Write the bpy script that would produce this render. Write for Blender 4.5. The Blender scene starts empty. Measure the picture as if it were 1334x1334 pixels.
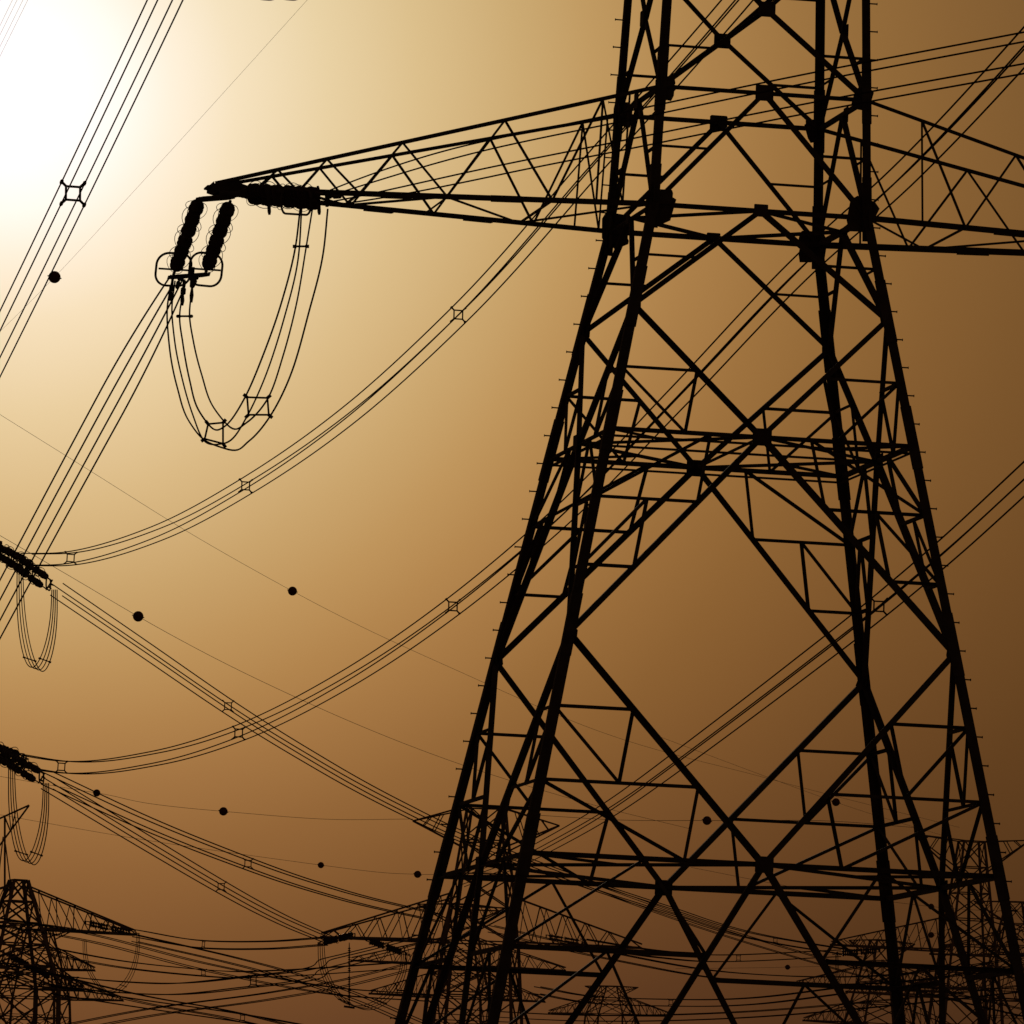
import bpy, bmesh, math, random
from mathutils import Vector, Matrix
random.seed(4)
scene = bpy.context.scene
COL = scene.collection
# ------------------------------------------------------------------ camera
F = 10500.0; HALF = 667.0
CAM = Vector((0, 0, 1.7))
PITCH = math.atan(1073 / F); ROLL = math.radians(2.3)
fw = Vector((0, math.cos(PITCH), math.sin(PITCH)))
R0 = Vector((1, 0, 0)); U0 = R0.cross(fw)
RT = R0 * math.cos(ROLL) + U0 * math.sin(ROLL)
UP = U0 * math.cos(ROLL) - R0 * math.sin(ROLL)
cd = bpy.data.cameras.new('camera'); cam = bpy.data.objects.new('camera', cd); COL.objects.link(cam)
cd.sensor_width = 36; cd.lens = F / 1334 * 36; cd.clip_start = 0.5; cd.clip_end = 30000
m = Matrix((RT, UP, -fw)).transposed().to_4x4(); m.translation = CAM
cam.matrix_world = m
scene.camera = cam

def ray(px, py):
    return (fw * F + RT * (px - HALF) + UP * (HALF - py))
def P(px, py, d):                       # the point seen at px,py standing d metres down the valley
    r = ray(px, py); return CAM + r * (d / r.y)
def proj(p):
    q = p - CAM; k = F / q.dot(fw)
    return HALF + q.dot(RT) * k, HALF - q.dot(UP) * k

# ------------------------------------------------------------------ materials
def lin(c): return tuple(((v / 255 + .055) / 1.055) ** 2.4 if v > 10 else v / 255 / 12.92 for v in c)
def steel(name, base, rough=.75, metal=.0, spec=.2, scale=3.0, var=.35):
    mt = bpy.data.materials.new(name); mt.use_nodes = True
    nt = mt.node_tree; b = nt.nodes['Principled BSDF']
    b.inputs['Roughness'].default_value = rough; b.inputs['Metallic'].default_value = metal
    b.inputs['Specular IOR Level'].default_value = spec
    tc = nt.nodes.new('ShaderNodeTexCoord'); n = nt.nodes.new('ShaderNodeTexNoise'); n.inputs['Scale'].default_value = scale
    n.inputs['Detail'].default_value = 6
    r = nt.nodes.new('ShaderNodeValToRGB')
    r.color_ramp.elements[0].position = .3; r.color_ramp.elements[1].position = .7
    r.color_ramp.elements[0].color = tuple(c * (1 - var) for c in base) + (1,)
    r.color_ramp.elements[1].color = tuple(c * (1 + var) for c in base) + (1,)
    nt.links.new(tc.outputs['Object'], n.inputs['Vector']); nt.links.new(n.outputs['Fac'], r.inputs['Fac'])
    nt.links.new(r.outputs['Color'], b.inputs['Base Color'])
    bp = nt.nodes.new('ShaderNodeBump'); bp.inputs['Strength'].default_value = .2; bp.inputs['Distance'].default_value = .01
    nt.links.new(n.outputs['Fac'], bp.inputs['Height']); nt.links.new(bp.outputs['Normal'], b.inputs['Normal'])
    return mt
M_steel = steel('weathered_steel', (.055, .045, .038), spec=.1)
M_far = steel('haze_tinted_galvanised_steel', (.14, .1, .072), scale=.6, spec=.05, rough=.9)  # lighter brown base colour stands in for the haze over the distant pylons
M_wire = steel('blackened_conductor', (.03, .023, .02), spec=0, rough=1)
M_ins = steel('glazed_insulator', (.05, .03, .025), rough=.5, spec=.2)
M_ball = steel('marker_ball_paint', (.1, .035, .02), rough=.7, spec=.05)
M_conc = steel('concrete', (.32, .29, .25), scale=1.5)
M_sand = steel('desert_sand', (.30, .21, .13), rough=.95, scale=.03, var=.2)

# ------------------------------------------------------------------ helpers
ORG = {}
def link(name, bm, mat, parent=None, smooth=False):
    o_ = ORG[parent.name] if parent else Vector((0, 0, 0))
    me = bpy.data.meshes.new(name)
    if o_.length: bmesh.ops.translate(bm, verts=bm.verts, vec=-o_)
    bm.to_mesh(me); bm.free(); me.materials.append(mat)
    if smooth:
        for p in me.polygons: p.use_smooth = True
    o = bpy.data.objects.new(name, me); COL.objects.link(o)
    if parent: o.parent = parent
    ORG[o.name] = o_
    return o
def thing(name, label, cat, loc, group=None):
    o = bpy.data.objects.new(name, None); COL.objects.link(o); o.location = loc
    o.empty_display_size = .5
    ORG[o.name] = Vector(loc)
    o['label'] = label; o['category'] = cat
    if group: o['group'] = group
    return o
def frame(n, ref):
    n = n.normalized(); e1 = ref - n * ref.dot(n)
    if e1.length < 1e-4:
        ref = Vector((.3, .9, .2)); e1 = ref - n * ref.dot(n)
    e1.normalize(); return e1, n.cross(e1)
def angle(bm, a, b, s, ref, flip=1):               # an L-section steel angle from a to b
    e1, e2 = frame(b - a, ref); e2 = e2 * flip
    t = max(.012, s * .14); h = s * .45
    j = e1 * random.uniform(-.004, .004) + e2 * random.uniform(-.004, .004)
    pr = [(0, 0), (s, 0), (s, t), (t, t), (t, s), (0, s)]
    va = [bm.verts.new(a + j + e1 * (x - h) + e2 * (y - h)) for x, y in pr]
    vb = [bm.verts.new(b + j + e1 * (x - h) + e2 * (y - h)) for x, y in pr]
    for i in range(6):
        k = (i + 1) % 6; bm.faces.new((va[i], va[k], vb[k], vb[i]))
    bm.faces.new(va[::-1]); bm.faces.new(vb)
def tube(bm, pts, r, seg=6, closed=False):
    n = len(pts); rings = []
    e1 = None
    for i, p in enumerate(pts):
        if closed: t = pts[(i + 1) % n] - pts[i - 1]
        else: t = pts[min(i + 1, n - 1)] - pts[max(i - 1, 0)]
        t = t.normalized()
        if e1 is None: e1, e2 = frame(t, Vector((0.01, .02, 1)))
        else:
            e1 = (e1 - t * e1.dot(t)).normalized(); e2 = t.cross(e1)
        rr = r(i / (n - 1)) if callable(r) else r
        rings.append([bm.verts.new(p + (e1 * math.cos(2 * math.pi * k / seg) + e2 * math.sin(2 * math.pi * k / seg)) * rr) for k in range(seg)])
    for i in range(n if closed else n - 1):
        A, B = rings[i], rings[(i + 1) % n]
        for k in range(seg):
            bm.faces.new((A[k], A[(k + 1) % seg], B[(k + 1) % seg], B[k]))
    if not closed:
        bm.faces.new(rings[0][::-1]); bm.faces.new(rings[-1])
def lathe(bm, a, b, prof, seg=16):                  # prof: list of (s along 0..1, radius)
    n = b - a; e1, e2 = frame(n, Vector((0.01, .02, 1)))
    rings = []
    for s, r in prof:
        c = a + n * s
        rings.append([bm.verts.new(c + (e1 * math.cos(2 * math.pi * k / seg) + e2 * math.sin(2 * math.pi * k / seg)) * r) for k in range(seg)])
    for A, B in zip(rings, rings[1:]):
        for k in range(seg): bm.faces.new((A[k], A[(k + 1) % seg], B[(k + 1) % seg], B[k]))
    bm.faces.new(rings[0][::-1]); bm.faces.new(rings[-1])
def plate(bm, c, e1, e2, nrm, s1, s2, th=.022, cut=.3, irr=0):  # chamfered gusset plate
    pts = []
    for x, y in ((1, 1 - cut), (1 - cut, 1), (-1 + cut, 1), (-1, 1 - cut), (-1, -1 + cut), (-1 + cut, -1), (1 - cut, -1), (1, -1 + cut)):
        k = 1 + random.uniform(-irr, irr)
        pts.append(c + e1 * x * k * s1 / 2 + e2 * y * k * s2 / 2)
    A = [bm.verts.new(p + nrm * th / 2) for p in pts]; B = [bm.verts.new(p - nrm * th / 2) for p in pts]
    bm.faces.new(A); bm.faces.new(B[::-1])
    for i in range(8):
        k = (i + 1) % 8; bm.faces.new((A[i], B[i], B[k], A[k]))
def lerp(a, b, t): return a + (b - a) * t
def spline(C, per=14):
    out = []; n = len(C)
    if n == 2: return [lerp(C[0], C[1], i / 24) for i in range(25)]
    for i in range(n - 1):
        p1, p2 = C[i], C[i + 1]
        p0 = C[i - 1] if i else p1 * 2 - p2
        p3 = C[i + 2] if i + 2 < n else p2 * 2 - p1
        d1 = (p2 - p1).length; d0 = max((p1 - p0).length, 1e-6); d2 = max((p3 - p2).length, 1e-6)
        m1 = ((p1 - p0) / d0 * d1 + (p2 - p1) / d1 * d0) / (d0 + d1) * d1
        m2 = ((p2 - p1) / d1 * d2 + (p3 - p2) / d2 * d1) / (d1 + d2) * d1
        for j in range(per):
            t = j / per; t2 = t * t; t3 = t2 * t
            out.append(p1 * (2 * t3 - 3 * t2 + 1) + m1 * (t3 - 2 * t2 + t) + p2 * (-2 * t3 + 3 * t2) + m2 * (t3 - t2))
    out.append(C[-1]); return out

# ------------------------------------------------------------------ setting
bm = bmesh.new()
N = 40; S = 12000
for i in range(N + 1):
    for j in range(N + 1):
        x = (i / N * 2 - 1); y = (j / N * 2 - 1)
        x = x * abs(x) * S; y = y * abs(y) * S
        bm.verts.new((x, y + 200, 0))
bm.verts.ensure_lookup_table()
for i in range(N):
    for j in range(N):
        a = i * (N + 1) + j
        bm.faces.new([bm.verts[k] for k in (a, a + N + 1, a + N + 2, a + 1)])
g = link('ground', bm, M_sand); g['kind'] = 'structure'; g['label'] = 'flat sandy desert ground under the pylons'

# ------------------------------------------------------------------ main pylon
TH = math.radians(10.5)
U = Vector((math.cos(TH), math.sin(TH), 0)); V = Vector((-math.sin(TH), math.cos(TH), 0)); Z = Vector((0, 0, 1))
DM = 159.0; W = 2.15
c0 = P(960, 293, DM); BASE = Vector((c0.x, c0.y, 0)); ZW = c0.z
def z_at(y):
    lo, hi = -5, 60
    for _ in range(40):
        mid = (lo + hi) / 2
        if proj(Vector((BASE.x, BASE.y, mid)))[1] > y: lo = mid
        else: hi = mid
    return lo
def hw(z):
    if z <= ZW: return W + .1925 * (ZW - z)
    h = W - .034 * (z - ZW)
    if z > ZW + 13.5: h = max(.35, h - .36 * (z - ZW - 13.5))
    return h
SG = {'B': (-1, -1), 'D': (1, -1), 'C': (1, 1), 'A': (-1, 1)}
def cor(k, z):
    s = SG[k]; h = hw(z); return Vector((BASE.x, BASE.y, z)) + U * s[0] * h + V * s[1] * h
L1 = z_at(1142); L15 = z_at(857); L2 = z_at(590); L25 = z_at(426); L3 = ZW; L4 = z_at(141); L5 = z_at(33)
L6 = ZW + 5.9; L7 = ZW + 8.2; L8 = ZW + 11.4; L9 = ZW + 13.5; L10 = ZW + 17.5
py = thing('lattice_pylon', 'large near lattice steel pylon with splayed legs, filling the right half of the view', 'pylon', BASE)
legs = {}
for k in 'ABCD':
    bm = bmesh.new(); s = SG[k]
    zs = [0, L1, L15, L2, L25, L3, L4, L6, L8, L9, L10]
    for a, b in zip(zs, zs[1:]):
        sz = .2 if b <= L15 + .1 else (.185 if b <= L3 + .1 else .165)
        e1 = -U * s[0]; flip = 1
        n = cor(k, b) - cor(k, a); ee1, ee2 = frame(n, e1)
        flip = 1 if ee2.dot(-V * s[1]) > 0 else -1
        angle(bm, cor(k, a), cor(k, b), sz, e1, flip)
        q = cor(k, a); q2 = lerp(q, cor(k, b), min(1, .8 / (cor(k, b) - q).length))
        angle(bm, lerp(q, q2, -.6), q2, sz * 1.16, e1, flip)
    legs[k] = link('leg', bm, M_steel, py)
    bm = bmesh.new(); q = cor(k, 0)
    lathe(bm, Vector((q.x, q.y, -.5)), Vector((q.x, q.y, .45)), [(0, .7), (.9, .55), (1, .5)], 20)
    link('footing', bm, M_conc, py)
for k in 'AD':
    s = SG[k]
    z = 5.2; i = 0
    while z < ZW + 6 and i < 48:
        q = cor(k, z); bm = bmesh.new()
        dr = (U * s[0] + V * random.uniform(-.1, .1)).normalized()
        lathe(bm, q + dr * .05, q + dr * .235, [(0, .014), (.93, .014), (.94, .026), (1, .026)], 6)
        link('step_bolt', bm, M_steel, legs[k]); z += .56; i += 1
FACES = [('B', 'D', -V), ('D', 'C', U), ('C', 'A', V), ('A', 'B', -U)]
main_m = []; sec = []
def mem(a, b, s, nrm, L):
    L.append((a, b, s, nrm))
def tri(a, b, zj, zn, nrm, sub, ds):
    N_ = (cor(a, zn) + cor(b, zn)) / 2
    for x in (a, b):
        J = cor(x, zj); K = cor(x, zn)
        mem(J, N_, ds, nrm, main_m)
        if sub == 5:
            for i in range(1, 6):
                p, q = lerp(J, N_, i / 6), lerp(J, K, i / 6)
                mem(p, q, .1 if i == 5 else .06, nrm, sec)
                if i < 5:
                    p2, q2 = lerp(J, N_, (i + 1) / 6), lerp(J, K, (i + 1) / 6)
                    mem(p, lerp(q2, p2, .5), .056, nrm, sec); mem(q, lerp(q2, p2, .5), .056, nrm, sec)
                else: mem(p, lerp(K, N_, .5), .056, nrm, sec); mem(q, lerp(K, N_, .5), .056, nrm, sec)
        elif sub == 3:
            P1, P2 = lerp(J, N_, 1 / 3), lerp(J, N_, 2 / 3); Q1, Q2 = lerp(J, K, 1 / 3), lerp(J, K, 2 / 3)
            M2 = lerp(Q2, P2, .5); S1, S2 = lerp(K, N_, 1 / 3), lerp(K, N_, 2 / 3)
            for p, q in ((P1, Q1), (P2, Q2), (P1, M2), (Q1, M2), (P2, S2), (Q2, S2)): mem(p, q, .066, nrm, sec)
        elif sub == 2:
            P1 = lerp(J, N_, .5); Q1 = lerp(J, K, .5); S1 = lerp(K, N_, .5)
            for p, q in ((P1, Q1), (P1, S1), (Q1, S1)): mem(p, q, .06, nrm, sec)
        elif sub == 1:
            mem(lerp(J, N_, .5), lerp(J, K, .5), .052, nrm, sec)
for a, b, nrm in FACES:
    tri(a, b, 0, L1, nrm, 5, .125)
    tri(a, b, L15, L1, nrm, 3, .12)
    tri(a, b, L15, L2, nrm, 3, .12)
    tri(a, b, L25, L2, nrm, 2, .105)
    tri(a, b, L25, L3, nrm, 1, .105)
    tri(a, b, L3, L4, nrm, 1, .095)
    tri(a, b, L4, L5, nrm, 1, .095); tri(a, b, L6, L5, nrm, 1, .095)
    tri(a, b, L6, L7, nrm, 1, .09); tri(a, b, L7, (L7 + L8) / 2, nrm, 0, .08); tri(a, b, L8, (L7 + L8) / 2, nrm, 0, .08)
    tri(a, b, L9, L8, nrm, 0, .08); tri(a, b, L9, L10, nrm, 0, .07)
for i, (p, q, s, nrm) in enumerate(main_m):
    bm = bmesh.new(); e = (q - p).normalized().cross(nrm)
    angle(bm, p, q, s, e, 1 if i % 2 else -1); link('diagonal_brace', bm, M_steel, py)
sec.sort(key=lambda t: -((t[1] - t[0]).length if 7 < (t[0].z + t[1].z) / 2 < ZW + 5 else 0))
bmr = bmesh.new()
for i, (p, q, s, nrm) in enumerate(sec):
    e = (q - p).normalized().cross(nrm)
    bm = bmesh.new() if i < 98 else bmr
    angle(bm, p - nrm * .02, q - nrm * .02, s, e, 1 if i % 2 else -1)
    if i < 98: link('secondary_brace', bm, M_steel, py)
o = link('secondary_bracing', bmr, M_steel, py); o['kind'] = 'stuff'
for z, s, full in ((L1, .1, 1.5), (L2, .09, 2), (L3, .1, 1), (L4, .085, 0), (L6, .085, 1), (L7, .08, 0), (L8, .08, 0), (L9, .08, 0)):
    bm = bmesh.new()
    mids = []
    for a, b, nrm in FACES:
        angle(bm, cor(a, z), cor(b, z), s, Z, 1)
        mids.append((cor(a, z) + cor(b, z)) / 2)
        if full == 2:
            angle(bm, cor(a, z) - Z * s * 1.5 - nrm * .06, cor(b, z) - Z * s * 1.5 - nrm * .06, s * .5, Z, -1)
    if full:
        for i in range(4):
            angle(bm, mids[i], mids[(i + 1) % 4], s * .7, Z)
    if full > 1:
        for i, k in enumerate('DCAB'):
            angle(bm, cor(k, z), lerp(mids[i], mids[(i + 1) % 4], .5), s * .6, Z)
    if full == 2:
        angle(bm, mids[0], mids[2], s * .5, Z); angle(bm, mids[1], mids[3], s * .5, Z)
    link('diaphragm', bm, M_steel, py)
def gus(c, nrm, s1, s2=None, off=.05, cut=None, irr=0, rot=0):
    bm = bmesh.new(); e1 = Z.cross(nrm).normalized(); e2 = Z
    a_, b_ = e1 * math.cos(rot) + e2 * math.sin(rot), e2 * math.cos(rot) - e1 * math.sin(rot)
    plate(bm, c + nrm * off, a_, b_, nrm, s1, s2 or s1, cut=cut or random.uniform(.06, .16), irr=irr); link('gusset_plate', bm, M_steel, py)
for a, b, nrm in FACES:
    for z, s in ((L1, .36), (L2, .38), (L3, .28), (L4, .36), (L5, .34), (L6, .4)):
        gus((cor(a, z) + cor(b, z)) / 2, nrm, s, s * .88, .07)
    for z, s in ((L3, .68), (L4, .48), (L15, .27), (L25, .25), (L6, .6)):
        for k, sg in ((a, 1), (b, -1)):
            t = (cor(b, z) - cor(a, z)).normalized() * sg
            gus(cor(k, z) + t * s * .16 - Z * s * .08 * sg, nrm, s * .8, s * .92, .012 + (.01 if sg > 0 else 0), cut=.36, irr=.14, rot=random.uniform(-.25, .25))
            if s > .4: gus(cor(k, z) + t * s * .3 + Z * s * .22 * sg, nrm, s * .55, s * .4, .04 + (.01 if sg > 0 else 0), cut=.3, irr=.12, rot=random.uniform(-.5, .5))

def cross_arm(side, zb, zt, length, tipw, cs, bots, tops, ct=.72):
    ks = ('B', 'A') if side < 0 else ('D', 'C')
    ctr = Vector((BASE.x, BASE.y, zb))
    tb = [ctr + U * side * length - V * tipw, ctr + U * side * length + V * tipw]
    b0 = [cor(ks[0], zb), cor(ks[1], zb)]; t0 = [cor(ks[0], zt), cor(ks[1], zt)]
    tt = [p + Z * .1 for p in tb]
    bm = bmesh.new()
    for i in (0, 1):
        angle(bm, b0[i], tb[i], cs, Z, 1 - 2 * i); angle(bm, t0[i], tt[i], cs * ct, Z, 1 - 2 * i)
        angle(bm, tb[i], tt[i], cs, U)
        for s_ in (.3, .55, .8):
            angle(bm, lerp(b0[i], tb[i], s_) - Z * .012, lerp(b0[i], tb[i], s_ + .07) - Z * .012, cs * 1.2, Z, 1 - 2 * i)
    angle(bm, tb[0], tb[1], cs, Z); angle(bm, tt[0], tt[1], cs * .8, Z)
    plate(bm, (tb[0] + tb[1]) / 2 + Z * .05 - U * side * .2, U, V, Z, .7, tipw * 2 + .15, th=.03, cut=.3)
    for i in (-1, 1):
        plate(bm, (tb[0] + tb[1]) / 2 + V * i * (tipw + .06) + Z * .03 - U * side * .3, U, Z, V, .75, .2, th=.03, cut=.5)
    arm = link('cross_arm', bm, M_steel, py)
    def sub(a, b, s, ref=Z):
        bm = bmesh.new(); angle(bm, a, b, s, ref, random.choice((1, -1))); link('lacing_bar', bm, M_steel, arm)
    for i in (0, 1):
        sh = .0 if i == 0 else -.045
        def bp(s): return lerp(b0[i], tb[i], min(1, max(0, s + sh * (1 - s))))
        def tp(s): return lerp(t0[i], tt[i], min(1, max(0, s + sh * (1 - s))))
        for j, c in enumerate(tops):
            if j: sub(bp(bots[j]), tp(c), .045, V)
            if j + 1 < len(bots): sub(tp(c), bp(bots[j + 1]), .045, V)
        sub(bp(tops[0]), tp(tops[0]), .04, V)
        if side < 0: sub(bp(.07), tp(.07), .036, V); sub(bp(.07), tp(tops[0]), .036, V)
    n = len(bots)
    for j in range(n - 1):
        a = lerp(b0[j % 2], tb[j % 2], bots[j]); b = lerp(b0[1 - j % 2], tb[1 - j % 2], bots[j + 1])
        sub(a, b, .045)
        if j: sub(lerp(b0[0], tb[0], bots[j]), lerp(b0[1], tb[1], bots[j]), .04)
    return tb
BO, TO = [0, .23, .47, .67, .81, .91], [.13, .35, .58, .75, .86]
tipL = cross_arm(-1, ZW, L4, 10.55, .27, .1, BO, TO)
tipR = cross_arm(1, ZW, L4, 11.3, .27, .12, BO, TO, .6)
tipUL = cross_arm(-1, L6, L7, 9.6, .3, .1, BO, TO)
cross_arm(1, L6, L7, 8.4, .3, .1, BO, TO)
cross_arm(-1, L8, L9, 8.0, .25, .1, BO, TO)
cross_arm(1, L8, L9, 7.0, .25, .1, BO, TO)

# ------------------------------------------------------------------ insulators
def disc_profile(n, r, segs=2):
    prof = [(0, .03)]
    lo, hi = .05, .95
    for g_ in range(segs):
        a = lo + (hi - lo) * g_ / segs + .025; b = lo + (hi - lo) * (g_ + 1) / segs - .045
        m_ = n // segs
        for i in range(m_):
            s = a + (b - a) * i / m_; w = (b - a) / m_; rr = r * (1 + .1 * math.sin(i * 2.1 + g_))
            prof += [(s, .045), (s + w * .2, rr * .55), (s + w * .4, rr), (s + w * .55, rr * .97), (s + w * .62, rr * .45), (s + w * .95, .045)]
        prof += [(b + .003, .03), (b + .04, .03)]
    prof.append((1, .03)); return prof
def racetrack(c, e1, e2, w, h, n=8, rf=.4):
    pts = []
    r = min(w, h) * rf
    for cx, cy, a0 in ((w / 2 - r, h / 2 - r, 0), (-w / 2 + r, h / 2 - r, 90), (-w / 2 + r, -h / 2 + r, 180), (w / 2 - r, -h / 2 + r, 270)):
        for i in range(n + 1):
            a = math.radians(a0 + 90 * i / n); pts.append(c + e1 * (cx + r * math.cos(a)) + e2 * (cy + r * math.sin(a)))
    return pts
def insulators(label, s0, s1, e0, e1_, near=True, grp=None, rad=None, nd=None, horns=0, segs=2):
    t = thing('insulator_assembly', label, 'insulator', (s0 + s1) / 2, grp)
    ax = ((e0 + e1_) - (s0 + s1)).normalized(); across = (e1_ - e0)
    acr = across.normalized()
    rad = rad or (.15 if near else .17); nd = nd or 16
    for a, b in ((s0, e0), (s1, e1_)):
        bm = bmesh.new(); lathe(bm, a, b, disc_profile(nd, rad, segs), 18 if near else 10)
        st = link('insulator_string', bm, M_ins, t)
        x1, x2 = frame(b - a, Z); d_ = (b - a).normalized()
        hs = (.1, .17, .25, .33, .4, .47, .55, .62, .7, .78, .86) if near and not horns else [.12 + .8 * i / max(1, horns) for i in range(horns)]
        for i, s in enumerate(hs):   # thin arcing hoops around the discs
            c = lerp(a, b, s) + acr * (.05 if i % 2 else -.05)
            ph = i * 1.7
            bm = bmesh.new()
            pts = [c + (x1 * math.cos(q) + x2 * math.sin(q)) * rad * 1.3 + d_ * .12 * math.cos(q + ph) for q in [k_ * math.pi / 9 for k_ in range(18)]]
            tube(bm, pts, .007 if near else .018, 4, True); link('arcing_horn', bm, M_steel, st, True)
    n_ = ax.cross(acr).normalized()
    bm = bmesh.new(); plate(bm, (e0 + e1_) / 2 + ax * .1, acr, ax, n_, across.length + .25, .16, .03, .35); link('yoke_plate', bm, M_steel, t)
    bm = bmesh.new(); plate(bm, (s0 + s1) / 2 - ax * .06, acr, ax, n_, (s1 - s0).length + .2, .2, .03, .35); link('yoke_plate', bm, M_steel, t)
    for k in (-1, 1):
        bm = bmesh.new()
        lathe(bm, (e0 + e1_) / 2 + acr * k * .2 + ax * .12, (e0 + e1_) / 2 + acr * k * .2 + ax * .6, [(0, .05), (.2, .05), (.22, .025), (.5, .025), (.52, .045), (1, .03)], 8)
        link('dead_end_clamp', bm, M_steel, t)
    return t

gI = 'insulator strings on the pylon arm tips'
A0, A1 = P(260, 258, 157.0), P(300, 262, 156.6)
E0, E1 = P(226, 358, 160.0), P(268, 355, 159.6)
t1 = insulators('pair of short ribbed insulator strings hanging steeply from the near left arm tip', A0, A1, E0, E1, grp=gI, rad=.14)
for sx in (-1, 1):
    bm = bmesh.new()
    cc = P(226 if sx < 0 else 268, 351, 159.6)
    tube(bm, racetrack(cc, (U + V * .25 * sx).normalized(), (Z + U * .06).normalized(), .7, .66, 8, .36), .024, 8, True)
    link('grading_ring', bm, M_steel, t1, True)
    bm = bmesh.new(); lathe(bm, cc - U * .3, cc + U * .3, [(0, .02), (1, .02)], 6); link('ring_bracket', bm, M_steel, t1)
for x, y0, y1, dd in ((225, 362, 392, 160.4), (240, 364, 398, 160.2), (252, 348, 394, 159.6)):
    bm = bmesh.new(); lathe(bm, P(x, y0, dd), P(x - 3, y1, dd), [(0, .03), (.3, .03), (.35, .055), (.55, .055), (.6, .025), (.8, .045), (1, .03)], 8); link('jumper_clamp', bm, M_steel, t1)
B0, B1 = P(318, 247, 155.8), P(320, 257, 156.1)
G0, G1 = P(423, 253, 153.0), P(423, 266, 153.6)
t2 = insulators('ribbed insulator strings lying almost level along the left cross arm, above the jumper loop', B0, B1, G0, G1, grp=gI, rad=.13, horns=7)
bm = bmesh.new(); lathe(bm, P(288, 252, 156.6), P(322, 252, 155.9), [(0, .05), (.1, .06), (.3, .04), (.6, .04), (.7, .06), (1, .05)], 8); link('tension_link', bm, M_steel, t2)
bm = bmesh.new(); tube(bm, racetrack(P(386, 263, 153.6), (G0 - B0).normalized(), Z, 1.2, .48, 8), .022, 8, True)
link('grading_ring', bm, M_steel, t2, True)
for x in (349, 414):
    bm = bmesh.new(); lathe(bm, P(x, 242, 153.4), P(x + 2, 280, 153.5), [(0, .02), (.1, .035), (.9, .035), (1, .02)], 6); link('ring_bracket', bm, M_steel, t2)
t3 = insulators('upper insulator pair whose curved ring just dips into the top edge of the view', P(378, -116, 157.5), P(410, -112, 157), P(345, -32, 160.5), P(378, -35, 160), grp=gI)
for x in (347, 378):
    bm = bmesh.new(); tube(bm, racetrack(P(x, -20, 160), U, Z, .6, .6, 8), .024, 8, True); link('grading_ring', bm, M_steel, t3, True)

# ------------------------------------------------------------------ bundles
def spacer(bm, c, e1, e2, h):
    ii = h * .62
    q = [c + e1 * sx * ii + e2 * sy * ii for sx, sy in ((1, 1), (-1, 1), (-1, -1), (1, -1))]
    o_ = [c + e1 * sx * h + e2 * sy * h for sx, sy in ((1, 1), (-1, 1), (-1, -1), (1, -1))]
    n_ = e1.cross(e2)
    for i in range(4):
        tube(bm, [q[i], q[(i + 1) % 4]], .028, 5)
        tube(bm, [q[i], lerp(q[i], o_[i], 1.08)], .032, 5)
        tube(bm, [o_[i] - n_ * .07, o_[i] + n_ * .07], .04, 6)
def bundle(label, ctrl, h=.22, r=.015, spac=(), grp='conductor bundles strung between pylons', rscale=1, pinch=1, cat='power line', name='conductor_bundle'):
    C = [P(*c) if not isinstance(c, Vector) else c for c in ctrl]
    pts = spline(C)
    t = thing(name, label, cat, pts[0], grp)
    fr = []
    for i, p in enumerate(pts):
        tg = (pts[min(i + 1, len(pts) - 1)] - pts[max(i - 1, 0)]).normalized()
        e1 = tg.cross(Z).normalized(); e2 = e1.cross(tg).normalized(); fr.append((e1, e2))
    L = len(pts) - 1
    for sx, sy in ((1, 1), (-1, 1), (-1, -1), (1, -1)):
        jt = random.uniform(-.05, .05) * h; js = random.uniform(-.12, .0)
        w = []
        for i, (p, f) in enumerate(zip(pts, fr)):
            k = 1 if pinch == 1 else pinch + (1 - pinch) * (1 - (1 - min(1, i / 16)) ** 2)
            w.append(p + f[0] * sx * h * k + f[1] * (sy * h * k + jt + js * h * math.sin(math.pi * i / L)))
        bm = bmesh.new(); tube(bm, w, (lambda s: r * (1 + (rscale - 1) * s)), 6)
        link('conductor', bm, M_wire, t, True)
    for sx_ in spac:
        best = min(range(len(pts) - 1), key=lambda i: (proj(pts[i])[0] - sx_[0]) ** 2 + (proj(pts[i])[1] - sx_[1]) ** 2)
        c = pts[best]; e1, e2 = fr[best]
        bm = bmesh.new(); spacer(bm, c, e1, e2, h); link('spacer', bm, M_steel, t)
    return t
bundle('four-wire bundle dropping from the near left arm tip to the left edge', [(231, 368, 160.2), (152, 512, 168.5), (76, 652, 177.5), (0, 794, 187.5), (-80, 945, 200), (-300, 1300, 245)], h=.24, r=.018, pinch=.55)
bundle('four-wire bundle across the bright top left corner with a square spacer', [(272, -122, 157), (215, 0, 162), (95, 252, 173), (2, 444, 182.5), (-120, 690, 197), (-400, 1200, 245)], h=.25, r=.0165, spac=[(95, 252)])
bundle('four wires running right behind the near left arm lacing to the upper right edge', [(428, 259, 152.9), (610, 212, 147), (800, 172, 141), (1080, 115, 133), (1334, 68, 127), (1700, 0, 118)], h=.26, r=.016, pinch=.4)
bundle('upper of the two sagging wire curves, rising from the left edge to the top', [(34, 729, 364), (92, 727, 356), (205, 694, 342), (320, 633, 327), (460, 535, 309), (597, 410, 292), (780, 205, 266), (960, 0, 242), (1150, -230, 220)], h=.26, r=.026, spac=[(92, 727), (320, 633), (597, 410)])
bundle('lower of the two sagging wire curves, rising to the right behind the near pylon', [(22, 990, 368), (80, 999, 362), (200, 988, 348), (311, 955, 334), (450, 885, 317), (590, 790, 300), (720, 682, 285), (880, 520, 264), (1040, 352, 245), (1185, 220, 229), (1334, 62, 214), (1500, -130, 200)], h=.26, r=.026, spac=[(80, 999), (311, 955), (590, 790)])
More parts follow.
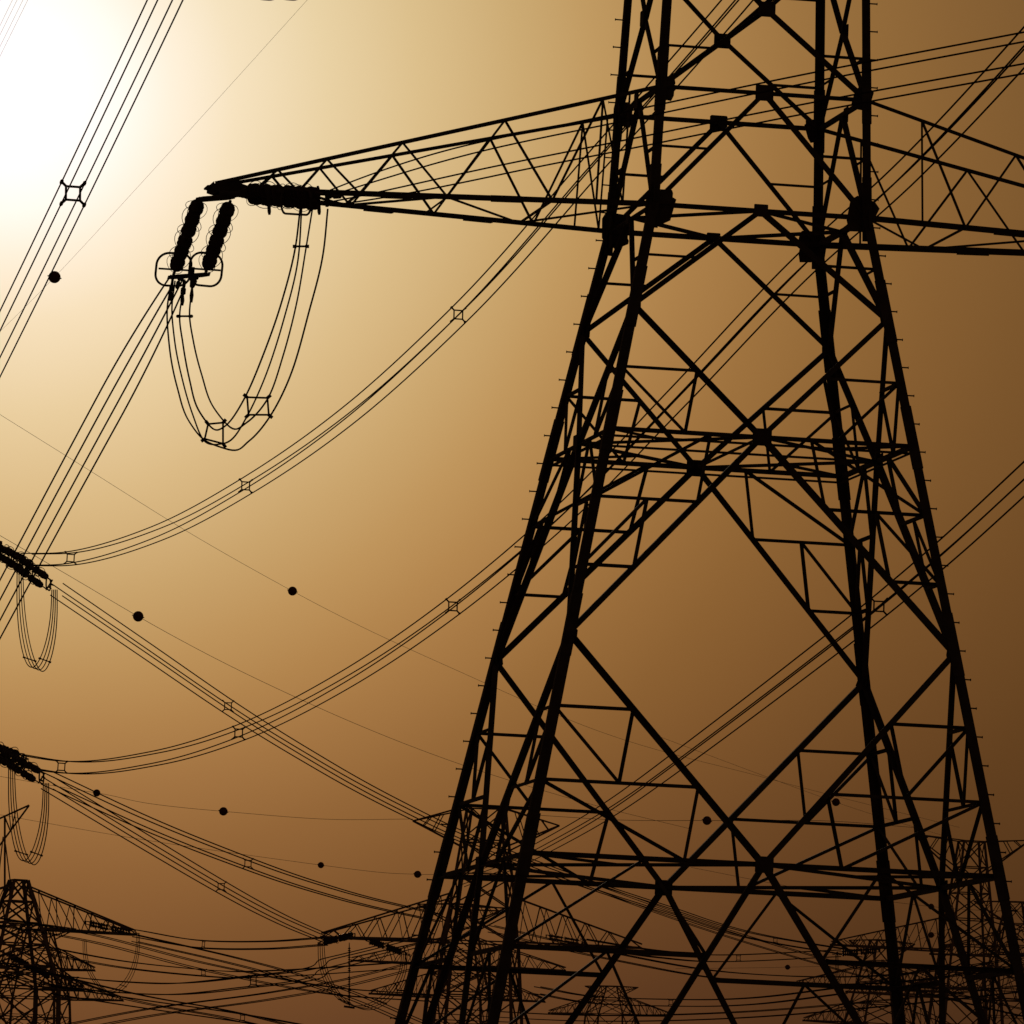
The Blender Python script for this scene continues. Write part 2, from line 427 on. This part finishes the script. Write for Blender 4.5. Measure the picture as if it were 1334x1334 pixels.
bundle('bundle rising to the right edge behind the near pylon legs at mid height', [(600, 1150, 560), (700, 1108, 430), (800, 1050, 370), (900, 978, 325), (1040, 872, 290), (1145, 790, 268), (1240, 710, 252), (1334, 624, 238), (1500, 470, 218)], h=.27, r=.028, spac=[(1145, 790)])
bundle('steepest descending bundle, from the upper left edge strings to the near pylon', [(74, 768, 356), (180, 840, 374), (297, 920, 396), (420, 996, 430), (535, 1058, 480), (700, 1128, 580), (860, 1182, 670), (1010, 1225, 760), (1120, 1243, 800)], h=.27, r=.028, rscale=1.7, spac=[(297, 920), (1010, 1225)])
bundle('upper of two bundles fanning down right from the lower left strings', [(62, 1014, 356), (180, 1068, 384), (323, 1125, 430), (440, 1164, 500), (572, 1196, 612)], h=.27, r=.029, rscale=1.4, spac=[(323, 1125)])
bundle('lower of two bundles fanning down right from the lower left strings', [(62, 1020, 356), (170, 1085, 385), (288, 1155, 440), (360, 1194, 510), (428, 1224, 606)], h=.27, r=.029, rscale=1.4, spac=[(288, 1155)])
bundle('level bundle between the two distant arm tips at lower left', [(176, 1216, 616), (265, 1230, 612), (345, 1231, 610), (424, 1226, 606)], h=.28, r=.04, spac=[(265, 1230)])
bundle('bundle sagging below the bottom left pylon arms with two large spacers', [(-60, 1240, 420), (20, 1266, 416), (96, 1280, 412), (210, 1288, 410), (330, 1278, 415), (430, 1255, 440), (560, 1222, 500)], h=.28, r=.031, spac=[(96, 1280), (330, 1278)])
bundle('faint bundle just under the level one at lower left', [(60, 1238, 640), (160, 1256, 650), (265, 1267, 660), (360, 1268, 680), (520, 1258, 700)], h=.27, r=.037, spac=[(265, 1267)])
bundle('lowest bundle skimming the bottom left edge', [(70, 1290, 600), (190, 1308, 590), (316, 1326, 580), (420, 1345, 570)], h=.28, r=.038, spac=[(316, 1326)])
bundle('bundle dropping right from the bottom left arm to the bottom edge', [(176, 1222, 618), (300, 1250, 600), (440, 1290, 570), (560, 1340, 540)], h=.26, r=.036)
bundle('bundle fanning from the lower distant arm at far left towards the bottom edge', [(75, 1275, 618), (180, 1300, 600), (300, 1322, 575), (420, 1352, 550)], h=.26, r=.036)
bundle('bundle crossing under the fan from the left edge to the near pylon foot', [(-30, 1196, 560), (120, 1222, 575), (280, 1262, 590), (430, 1290, 600), (560, 1300, 610)], h=.26, r=.034)
bundle('bundle rising gently from the bottom edge towards the middle distant pylon', [(60, 1345, 540), (200, 1318, 560), (360, 1296, 580), (500, 1268, 600), (600, 1240, 608)], h=.26, r=.034)
bundle('bundle leaving the middle distant pylon towards the right distant pylon', [(760, 1228, 640), (860, 1243, 660), (962, 1248, 680), (1092, 1242, 690)], h=.28, r=.042, spac=[(962, 1248)])
bundle('lower bundle between the middle and right distant pylons', [(700, 1290, 640), (770, 1302, 650), (874, 1306, 660), (980, 1304, 675), (1100, 1290, 690)], h=.28, r=.04, spac=[(770, 1302), (874, 1306)])
bundle('thin bundle clipping the extreme top left corner', [(70, -90, 300), (26, 0, 306), (0, 53, 311), (-60, 175, 320)], h=.2, r=.006)
bundle('bundle passing low behind the near pylon feet towards the right edge', [(640, 1210, 640), (800, 1246, 600), (960, 1272, 570), (1140, 1276, 545), (1334, 1252, 520), (1450, 1230, 505)], h=.26, r=.036)
bundle('bundle sloping down right between the near pylon feet', [(760, 1150, 700), (900, 1200, 680), (1080, 1255, 650), (1250, 1300, 620), (1380, 1330, 600)], h=.26, r=.034)
bundle('nearly level bundle at the bottom edge between the near pylon feet', [(560, 1316, 760), (760, 1326, 740), (960, 1322, 720), (1180, 1304, 700), (1400, 1280, 680)], h=.26, r=.038)

# ------------------------------------------------------------------ earth wires and marker balls
def ewire(label, ctrl, r=.008):
    pts = spline([P(*c) for c in ctrl]); bm = bmesh.new(); tube(bm, pts, r, 5)
    o = link('earth_wire', bm, M_wire, None, True); o['label'] = label; o['category'] = 'wire'; o['group'] = 'thin earth wires'
ewire('hair-thin wire sloping down from the top through the leftmost bright-sky marker ball', [(420, -22, 330), (310, 100, 345), (180, 243, 368), (71, 361, 390), (-60, 490, 420)], .006)
ewire('thin wire descending from the left edge through the ball in mid sky', [(-40, 515, 470), (120, 615, 490), (240, 690, 505), (381, 770, 525), (610, 880, 570), (760, 945, 600), (1000, 1014, 660), (1250, 1078, 730)], .012)
ewire('thin wire descending from the left strings through the large ball', [(-20, 686, 420), (90, 750, 435), (180, 803, 450), (400, 915, 500), (570, 985, 545), (760, 1045, 600), (900, 1080, 650)], .014)
ewire('thin nearly level wire carrying two balls at lower left', [(-20, 1008, 660), (126, 1033, 630), (291, 1057, 600), (420, 1067, 605), (538, 1067, 612)], .016)
ewire('thin wire below it passing two small balls to the middle distant pylon', [(-20, 1058, 800), (200, 1096, 770), (418, 1127, 745), (544, 1139, 700), (640, 1136, 660)], .018)
ewire('level thin wire between the tops of the middle and right distant pylons', [(700, 1062, 612), (800, 1068, 590), (921, 1069, 560), (1089, 1070, 620), (1190, 1078, 660)], .018)
ewire('thin wire behind the near pylon with small balls at lower right', [(900, 1130, 800), (1060, 1160, 790), (1213, 1181, 790), (1400, 1190, 780)], .018)
def ball(label, px, py_, d, r=.3, ax=Vector((1, -.3, -.2))):
    c = P(px, py_, d); bm = bmesh.new(); ax = ax.normalized(); n = 14
    lathe(bm, c - ax * r * 1.0, c + ax * r * 1.0, [((1 - math.cos(math.pi * i / n)) / 2, max(.015, r * math.sin(math.pi * i / n))) for i in range(n + 1)], 24)
    o = thing('marker_ball', label, 'marker ball', c, 'aircraft warning balls on the wires')
    link('shell', bm, M_ball, o, True)
    bm = bmesh.new(); e1, e2 = frame(ax, Z)
    lathe(bm, c - e1 * .012, c + e1 * .012, [(0, r * 1.045), (1, r * 1.045)], 24)
    link('seam_flange', bm, M_ball, o)
    for s in (-1, 1):
        bm = bmesh.new(); tube(bm, [c + ax * s * r * .96, c + ax * s * r * 1.22], .03, 6)
        link('clamp', bm, M_steel, o)
ball('large dark marker ball against the bright glow at upper left', 71, 361, 390)
ball('marker ball alone in the middle of the sky, left of the near pylon', 381, 770, 525)
ball('large marker ball right of the upper left strings', 180, 803, 450)
ball('leftmost small ball on the level wire at lower left', 126, 1033, 660)
ball('medium ball on the level wire at lower left, right of the small one', 291, 1057, 560)
ball('small ball on the lower wire, left of the pair near the middle distant pylon', 418, 1127, 760)
ball('small ball just left of the near pylon beside the middle distant pylon', 544, 1139, 660)
ball('ball framed inside the near pylon above the lowest diamond brace', 921, 1069, 540)
ball('ball inside the near pylon, just left of its near right leg', 1089, 1045, 600)
ball('upper of two tiny balls between the right legs of the near pylon', 1213, 1181, 800)
ball('lower of two tiny balls between the right legs of the near pylon', 1213, 1218, 800)
ball('tiny ball low between the near pylon legs', 1026, 1260, 950)
ewire('faint thin wire with tiny balls close to the bottom right', [(880, 1262, 980), (1026, 1260, 950), (1213, 1218, 800), (1400, 1150, 720)], .018)
ewire('faint thin wire crossing behind the near pylon through the ball by its right leg', [(860, 960, 520), (980, 1005, 560), (1089, 1045, 600), (1250, 1095, 680)], .01)

# ------------------------------------------------------------------ jumper loops
def loop(label, curves, quads, r, knob=.03, sub=10):
    t = thing('jumper_loop', label, 'cable', P(*curves[0][0]), 'jumper loops under the arm tips')
    for c in curves:
        pts = spline([P(*p) for p in c], sub); bm = bmesh.new(); tube(bm, pts, r, 6); link('conductor', bm, M_wire, t, True)
    for qd in quads:
        q = [P(*p) for p in qd]; c = sum(q, Vector()) / len(q); bm = bmesh.new()
        n_ = len(q)
        for i in range(n_ if n_ > 2 else 1):
            a, b = q[i], q[(i + 1) % n_]
            if n_ > 2:
                tube(bm, [lerp(c, a, .88), lerp(c, b, .88)], r * 1.15, 5)
            else: tube(bm, [a, b], r * 1.2, 5)
        for a in q: tube(bm, [lerp(c, a, .8), a + (a - c).normalized() * knob * 1.6], knob, 6)
        link('spacer', bm, M_steel, t)
DL, DR = 158.6, 156.2
loop('deep four-wire jumper loop hanging below the near left arm tip', [
    [(224, 366, 160.4), (218, 400, 160.2), (220, 445, 160), (231, 505, 159.4), (247, 550, 158.9), (266, 573, 158.7), (292, 584, DL - .1), (325, 574, 157.2), (352, 542, DR), (378, 490, 155.2), (402, 408, 154.2), (421, 330, 153.5), (427, 272, 153.2)],
    [(228, 366, 160.4), (224, 400, 160.2), (227, 440, 160), (237, 492, 159.5), (251, 540, 159), (265, 573, DL), (290, 578, 157.8), (322, 542, DR), (345, 492, 155.4), (370, 415, 154.6), (388, 340, 154), (393, 272, 153.6)],
    [(242, 366, 160), (234, 412, 159.9), (238, 446, 159.7), (247, 495, 159.3), (257, 531, 158.9), (270, 551, DL), (292, 556, 157.4), (320, 516, DR), (343, 462, 155.4), (367, 393, 154.6), (385, 321, 154), (391, 272, 153.6)],
    [(252, 366, 159.8), (247, 412, 159.6), (252, 445, 159.5), (263, 489, 159.1), (276, 527, 158.8), (292, 549, DL), (322, 550, 157.2), (350, 517, DR), (368, 466, 155.4), (387, 392, 154.6), (399, 321, 154), (407, 272, 153.6)]],
    [[(265, 573, DL), (270, 551, DL), (292, 549, DL), (292, 580, DL)], [(322, 542, DR), (320, 516, DR), (350, 517, DR), (352, 542, DR)],
     [(233, 412, 159.9), (248, 412, 159.6)], [(385, 321, 154), (399, 321, 154)]], .018, .034)

def far_loop(label, x0, y0, x1, y1, yb, d0, d1, gap=6, r=.02, n=4, sp=True):
    cs = []
    for k in range(n):
        o_ = (k - (n - 1) / 2) * gap
        c = []
        for i in range(13):
            ph = math.pi * (1 - i / 12)
            f = (1 + math.cos(ph)) / 2
            x = lerp(x0, x1, .5 + (f - .5) * (.92 + .08 * math.cos(ph * 2))) + o_ * (.5 + .5 * math.sin(ph)) * (1 if i < 6 else .9)
            y = lerp(y0, y1, f) + (yb - lerp(y0, y1, f)) * math.sin(ph) ** .8 + o_ * .35 * math.sin(ph)
            c.append((x, y, lerp(d0, d1, f)))
        cs.append(c)
    qs = []
    if sp:
        for i in (4, 8): qs.append([cs[0][i], cs[-1][i]])
    loop(label, cs, qs, r, r * 1.8, 5)
far_loop('narrow jumper loop under the upper left edge strings', 26, 745, 71, 768, 872, 366, 356, 5, .024)
far_loop('narrow jumper loop under the lower left edge strings', 15, 1000, 60, 1020, 1124, 368, 356, 5, .024)
far_loop('jumper loop hanging left under the middle distant pylon arm', 418, 1228, 527, 1240, 1313, 606, 612, 5, .03)
far_loop('faint jumper loop below the bottom left pylon arm tip', 110, 1225, 180, 1218, 1292, 622, 616, 4, .026, 3)
far_loop('faint jumper loop under the left arm of the right distant pylon', 1090, 1244, 1150, 1250, 1316, 690, 694, 3, .03, 3)

# strings of the left edge pylon
def ringed(t, px, py_, d, ex, w, h):
    bm = bmesh.new(); tube(bm, racetrack(P(px, py_, d), ex, Z, w, h, 5, .4), .036, 6, True); link('grading_ring', bm, M_steel, t, True)
e_ = (P(68, 764, 357) - P(-12, 708, 366)).normalized()
kw = dict(near=False, grp=gI, rad=.165, nd=15, horns=5, segs=3)
t = insulators('upper of two dark string clusters on the left edge, above a narrow loop', P(4, 713, 365), P(-2, 723, 366), P(67, 756, 357), P(60, 767, 358), **kw); ringed(t, 63, 761, 357, e_, .7, .5); ringed(t, 40, 745, 359, e_, .6, .45); ringed(t, 20, 731, 361, e_, .6, .45)
t = insulators('second string beside the upper cluster on the left edge', P(-14, 707, 366), P(-14, 716, 366), P(37, 731, 364), P(30, 743, 364), **kw); ringed(t, 36, 736, 364, U, .5, .5)
t = insulators('lower of two dark string clusters on the left edge, above its own loop', P(-4, 973, 366), P(-10, 983, 367), P(57, 1008, 357), P(50, 1019, 358), **kw); ringed(t, 54, 1013, 357, e_, .7, .5); ringed(t, 30, 995, 359, e_, .6, .45); ringed(t, 10, 984, 361, e_, .6, .45)
t = insulators('second string beside the lower cluster on the left edge', P(-20, 967, 368), P(-20, 977, 368), P(28, 984, 366), P(21, 996, 366), **kw); ringed(t, 27, 989, 366, U, .5, .5)

# ------------------------------------------------------------------ distant pylons
def far_pylon(label, cx, d, yaw, arms, ztop, wb=4.6, wt=1.9, wtop=1.1, th=1.0, peak=None, taper=1.0, mast=None, step=2.2):
    c = P(cx, 1200, d); base = Vector((c.x, c.y, 0))
    u = Vector((math.cos(yaw), math.sin(yaw), 0)); v = Vector((-math.sin(yaw), math.cos(yaw), 0))
    t = thing('lattice_pylon', label, 'pylon', base, 'distant lattice pylons in the haze')
    za = arms[0][0]
    def h(z):
        return wb + (wt - wb) * z / za if z < za else wt + (wtop - wt) * ((z - za) / (ztop - za)) ** taper
    def co(i, z):
        sx, sy = ((-1, -1), (1, -1), (1, 1), (-1, 1))[i]
        return base + u * sx * h(z) + v * sy * h(z) + Z * z
    zs = [0]; z = 0
    while z < za - 2: z += max(2.2, h(z) * 1.4); zs.append(min(z, za))
    if zs[-1] < za: zs[-1] = za
    k = max(2, int((ztop - za) / step))
    zs += [za + (ztop - za) * (i + 1) / k for i in range(k)]
    for i in range(4):
        bm = bmesh.new()
        for a, b in zip(zs, zs[1:]): angle(bm, co(i, a), co(i, b), (.26 if a < za else .2) * th, u)
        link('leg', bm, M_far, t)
    for i in range(4):
        j = (i + 1) % 4; bm = bmesh.new()
        for a, b in zip(zs, zs[1:]):
            s = .11 * th
            angle(bm, co(i, a), co(j, b), s, Z); angle(bm, co(j, a), co(i, b), s, Z); angle(bm, co(i, b), co(j, b), s, Z)
            if a < za:
                m_ = (a + b) / 2; mid = (co(i, m_) + co(j, m_)) / 2
                angle(bm, co(i, m_), mid, s * .6, Z); angle(bm, co(j, m_), mid, s * .6, Z)
                angle(bm, (co(i, a) + co(j, a)) / 2, co(i, m_), s * .6, Z); angle(bm, (co(i, a) + co(j, a)) / 2, co(j, m_), s * .6, Z)
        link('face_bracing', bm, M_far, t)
    for (z, hl, dz) in arms:
        for sx in (-1, 1):
            bm = bmesh.new(); tip = base + u * sx * hl + Z * z
            ii = (0, 3) if sx < 0 else (1, 2)
            n = 6
            bs = [co(i, z) for i in ii]; tp = [co(i, z + dz) for i in ii]
            tips = [tip - v * .4, tip + v * .4]; upt = [p + Z * .3 for p in tips]
            for q in (0, 1):
                angle(bm, bs[q], tips[q], .16 * th, Z); angle(bm, tp[q], upt[q], .12 * th, Z)
                for s in range(n):
                    a = lerp(bs[q], tips[q], s / n); b = lerp(bs[q], tips[q], (s + 1) / n); m_ = lerp(tp[q], upt[q], (s + .5) / n)
                    angle(bm, a, m_, .07 * th, Z); angle(bm, m_, b, .07 * th, Z)
            for s in range(n):
                angle(bm, lerp(bs[s % 2], tips[s % 2], s / n), lerp(bs[1 - s % 2], tips[1 - s % 2], (s + 1) / n), .07 * th, Z)
            angle(bm, tips[0], tips[1], .2, Z); angle(bm, bs[0], tp[0], .12, u)
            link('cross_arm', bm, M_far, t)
    if peak:
        zp, hl, rise = peak
        for sx in (-1, 1):
            bm = bmesh.new(); tip = base + u * sx * hl + Z * (zp + rise)
            for i in ((0, 3) if sx < 0 else (1, 2)):
                angle(bm, co(i, zp), tip, .13 * th, Z); angle(bm, co(i, ztop), tip, .11 * th, Z)
                for s in (.35, .6, .8):
                    angle(bm, lerp(co(i, zp), tip, s), lerp(co(i, ztop), tip, s - .12), .08 * th, Z)
            link('earth_wire_peak', bm, M_far, t)
    if mast:
        for a, b, s in mast:
            bm = bmesh.new(); angle(bm, a, b, s, v); link('mast_bar', bm, M_far, t)
    return t
def zz(y, x, d): return P(x, y, d).z
far_pylon('middle distant pylon seen through the near pylon left legs', 628, 610, math.radians(-8), [(zz(1228, 628, 610), 12.2, 3.6)], zz(1052, 628, 610), 4.8, 2.5, 1.3, peak=(zz(1105, 628, 610), 5.6, 1.9))
D_ = 620
far_pylon('distant pylon cut off by the bottom left corner', 22, 620, math.radians(22), [(zz(1285, 8, 620), 5.6, 2.0), (zz(1208, 8, 620), 9.6, 3.2)], zz(1146, 8, 620), 3.4, 2.7, .55, th=1.15, step=1.4,
          mast=[(P(6, 1165, D_), P(6, 1062, D_), .16), (P(-6, 1175, D_), P(4, 1090, D_), .1), (P(16, 1170, D_), P(7, 1100, D_), .1), (P(-4, 1068, D_), P(38, 1049, D_), .14), (P(-4, 1106, D_), P(38, 1049, D_), .14), (P(6, 1064, D_), P(14, 1084, D_), .09), (P(14, 1084, D_), P(20, 1058, D_), .09)])
far_pylon('hazier pylon crowding behind the bottom left corner one', 48, 790, math.radians(-12), [(zz(1300, 48, 790), 9, 2.4), (zz(1262, 48, 790), 6, 2.2)], zz(1205, 48, 790), 5, 2.9, 1.2, th=1.0, peak=(zz(1222, 48, 790), 4, 1))
far_pylon('right distant pylon behind the near pylon right foot', 1262, 690, math.radians(12), [(zz(1300, 1262, 690), 10.5, 2.7), (zz(1240, 1262, 690), 12.0, 3.0)], zz(1096, 1262, 690), 4.8, 2.4, .9, th=.9, peak=(zz(1136, 1262, 690), 5.2, 3.0))
far_pylon('left edge pylon mostly out of view carrying the two string clusters', -360, 372, math.radians(4), [(zz(975, -200, 372), 12.0, 3), (zz(706, -200, 372), 12.0, 3)], zz(560, -300, 372), 6.5, 2.6, 1.4)
far_pylon('small hazy pylon low between the near pylon legs', 1150, 900, math.radians(20), [(zz(1335, 1150, 900), 9, 2.6), (zz(1288, 1150, 900), 10, 2.6)], zz(1225, 1150, 900), 5.2, 3.0, 1.0, th=1.0, peak=(zz(1245, 1150, 900), 4, 1.5))
far_pylon('tiny hazy pylon right of the near pylon left foot', 800, 1000, math.radians(-20), [(zz(1322, 800, 1000), 8, 2.4)], zz(1285, 800, 1000), 5, 2.4, 1.0, th=.9, peak=(zz(1294, 800, 1000), 3.5, .8))
far_pylon('small hazy pylon cut by the right edge, behind the near pylon foot', 1322, 860, math.radians(-14), [(zz(1290, 1322, 860), 11, 2.8), (zz(1246, 1322, 860), 9, 2.6)], zz(1175, 1322, 860), 5, 2.8, .8, th=1.0, peak=(zz(1200, 1322, 860), 4.5, 2))
far_pylon('hazy pylon just behind the middle distant pylon', 600, 820, math.radians(9), [(zz(1300, 600, 820), 9, 2.6), (zz(1258, 600, 820), 11, 2.8)], zz(1178, 600, 820), 5, 2.8, 1.0, th=1.0, peak=(zz(1200, 600, 820), 4.5, 1.5))
def fstr(label, a, b, d0, d1, rad=.16):
    insulators(label, P(a[0], a[1], d0), P(a[0], a[1] + 4, d0 + 1), P(b[0], b[1], d1), P(b[0], b[1] + 4, d1 + 1), near=False, grp=gI, rad=rad, nd=14, horns=2)
fstr('strings on the right arm tip of the bottom left pylon', (112, 1200), (176, 1214), 622, 617, .13)
fstr('second strings below on the bottom left pylon lower arm', (10, 1242), (70, 1272), 622, 617)
fstr('strings on the left arm tip of the middle distant pylon', (462, 1216), (418, 1226), 612, 606)
fstr('strings right of the middle pylon left arm tip', (478, 1222), (527, 1240), 612, 610)
fstr('strings on the right arm tip of the middle distant pylon', (712, 1218), (758, 1226), 612, 618, .1)
fstr('strings on the left arm tip of the right distant pylon', (1145, 1236), (1092, 1240), 690, 688)
t = thing('insulator_string', 'single vertical string hanging inside the middle distant jumper loop', 'insulator', P(455, 1228, 608), gI)
bm = bmesh.new(); lathe(bm, P(455, 1228, 608), P(455, 1312, 608), disc_profile(22, .13), 8); link('disc_stack', bm, M_ins, t)
bm = bmesh.new(); tube(bm, [P(448, 1311, 608), P(462, 1313, 608)], .08, 6); link('clamp', bm, M_steel, t)

# ------------------------------------------------------------------ light and sky
SUNPX = (5, 120)
sd = ray(*SUNPX).normalized()
el = math.asin(sd.z); az = math.atan2(sd.x, sd.y)
ld = bpy.data.lights.new('sun', 'SUN'); ld.energy = .5; ld.angle = math.radians(.5); ld.color = (1, .8, .55)
lo_ = bpy.data.objects.new('sun', ld); COL.objects.link(lo_); lo_.rotation_euler = (-sd).to_track_quat('-Z', 'Y').to_euler()
lo_.location = sd * 100
w = bpy.data.worlds.new('World'); scene.world = w; w.use_nodes = True; nt = w.node_tree
for n in list(nt.nodes): nt.nodes.remove(n)
out = nt.nodes.new('ShaderNodeOutputWorld')
sky = nt.nodes.new('ShaderNodeTexSky'); sky.sky_type = 'NISHITA'; sky.sun_disc = False
sky.sun_elevation = el; sky.sun_rotation = az; sky.dust_density = 8; sky.air_density = 2
bg1 = nt.nodes.new('ShaderNodeBackground'); bg1.inputs['Strength'].default_value = .003
nt.links.new(sky.outputs[0], bg1.inputs['Color'])
tc = nt.nodes.new('ShaderNodeTexCoord')
nrm = nt.nodes.new('ShaderNodeVectorMath'); nrm.operation = 'NORMALIZE'; nt.links.new(tc.outputs['Generated'], nrm.inputs[0])
dist = nt.nodes.new('ShaderNodeVectorMath'); dist.operation = 'DISTANCE'
nt.links.new(nrm.outputs[0], dist.inputs[0]); dist.inputs[1].default_value = sd
mr = nt.nodes.new('ShaderNodeMapRange'); mr.inputs['From Max'].default_value = 1800 / F
nt.links.new(dist.outputs['Value'], mr.inputs['Value'])
rp = nt.nodes.new('ShaderNodeValToRGB'); cr = rp.color_ramp; cr.interpolation = 'LINEAR'
stops = [(0, (255, 255, 255)), (60, (255, 255, 255)), (105, (254, 254, 251)), (155, (249, 248, 239)), (215, (240, 234, 215)), (300, (228, 217, 186)), (420, (213, 198, 158)), (540, (198, 178, 133)), (670, (180, 155, 108)),
         (760, (168, 138, 91)), (840, (156, 123, 78)), (920, (143, 109, 68)), (1020, (127, 94, 57)), (1130, (111, 80, 48)), (1240, (97, 68, 42)), (1350, (84, 58, 37)), (1450, (74, 50, 33)), (1560, (64, 43, 29)), (1800, (52, 35, 25))]
while len(cr.elements) < len(stops): cr.elements.new(.5)
for e, (r_, c) in zip(cr.elements, stops): e.position = r_ / 1800; e.color = lin(c) + (1,)
nt.links.new(mr.outputs[0], rp.inputs['Fac'])
sep = nt.nodes.new('ShaderNodeSeparateXYZ'); nt.links.new(nrm.outputs[0], sep.inputs[0])
mz = nt.nodes.new('ShaderNodeMapRange'); mz.inputs['From Min'].default_value = .035; mz.inputs['From Max'].default_value = .165
nt.links.new(sep.outputs['Z'], mz.inputs['Value'])
tr = nt.nodes.new('ShaderNodeValToRGB'); c2 = tr.color_ramp
c2.elements[0].position = 0; c2.elements[0].color = (1.06, .87, .88, 1); c2.elements[1].position = 1; c2.elements[1].color = (.98, 1.0, 1.06, 1)
e = c2.elements.new(.35); e.color = (1.05, .97, .95, 1)
nt.links.new(mz.outputs[0], tr.inputs['Fac'])
mul = nt.nodes.new('ShaderNodeMix'); mul.data_type = 'RGBA'; mul.blend_type = 'MULTIPLY'; mul.inputs['Factor'].default_value = 1
nt.links.new(rp.outputs[0], mul.inputs[6]); nt.links.new(tr.outputs[0], mul.inputs[7])
no = nt.nodes.new('ShaderNodeTexNoise'); no.inputs['Scale'].default_value = 14; no.inputs['Detail'].default_value = 4
nt.links.new(nrm.outputs[0], no.inputs['Vector'])
nm = nt.nodes.new('ShaderNodeMapRange'); nm.inputs['To Min'].default_value = .95; nm.inputs['To Max'].default_value = 1.05
nt.links.new(no.outputs['Fac'], nm.inputs['Value'])
bg2 = nt.nodes.new('ShaderNodeBackground'); nt.links.new(mul.outputs[2], bg2.inputs['Color']); nt.links.new(nm.outputs[0], bg2.inputs['Strength'])
ad = nt.nodes.new('ShaderNodeAddShader'); nt.links.new(bg1.outputs[0], ad.inputs[0]); nt.links.new(bg2.outputs[0], ad.inputs[1]); nt.links.new(ad.outputs[0], out.inputs[0])
scene.view_settings.view_transform = 'Standard'; scene.view_settings.look = 'None'; scene.view_settings.exposure = 0
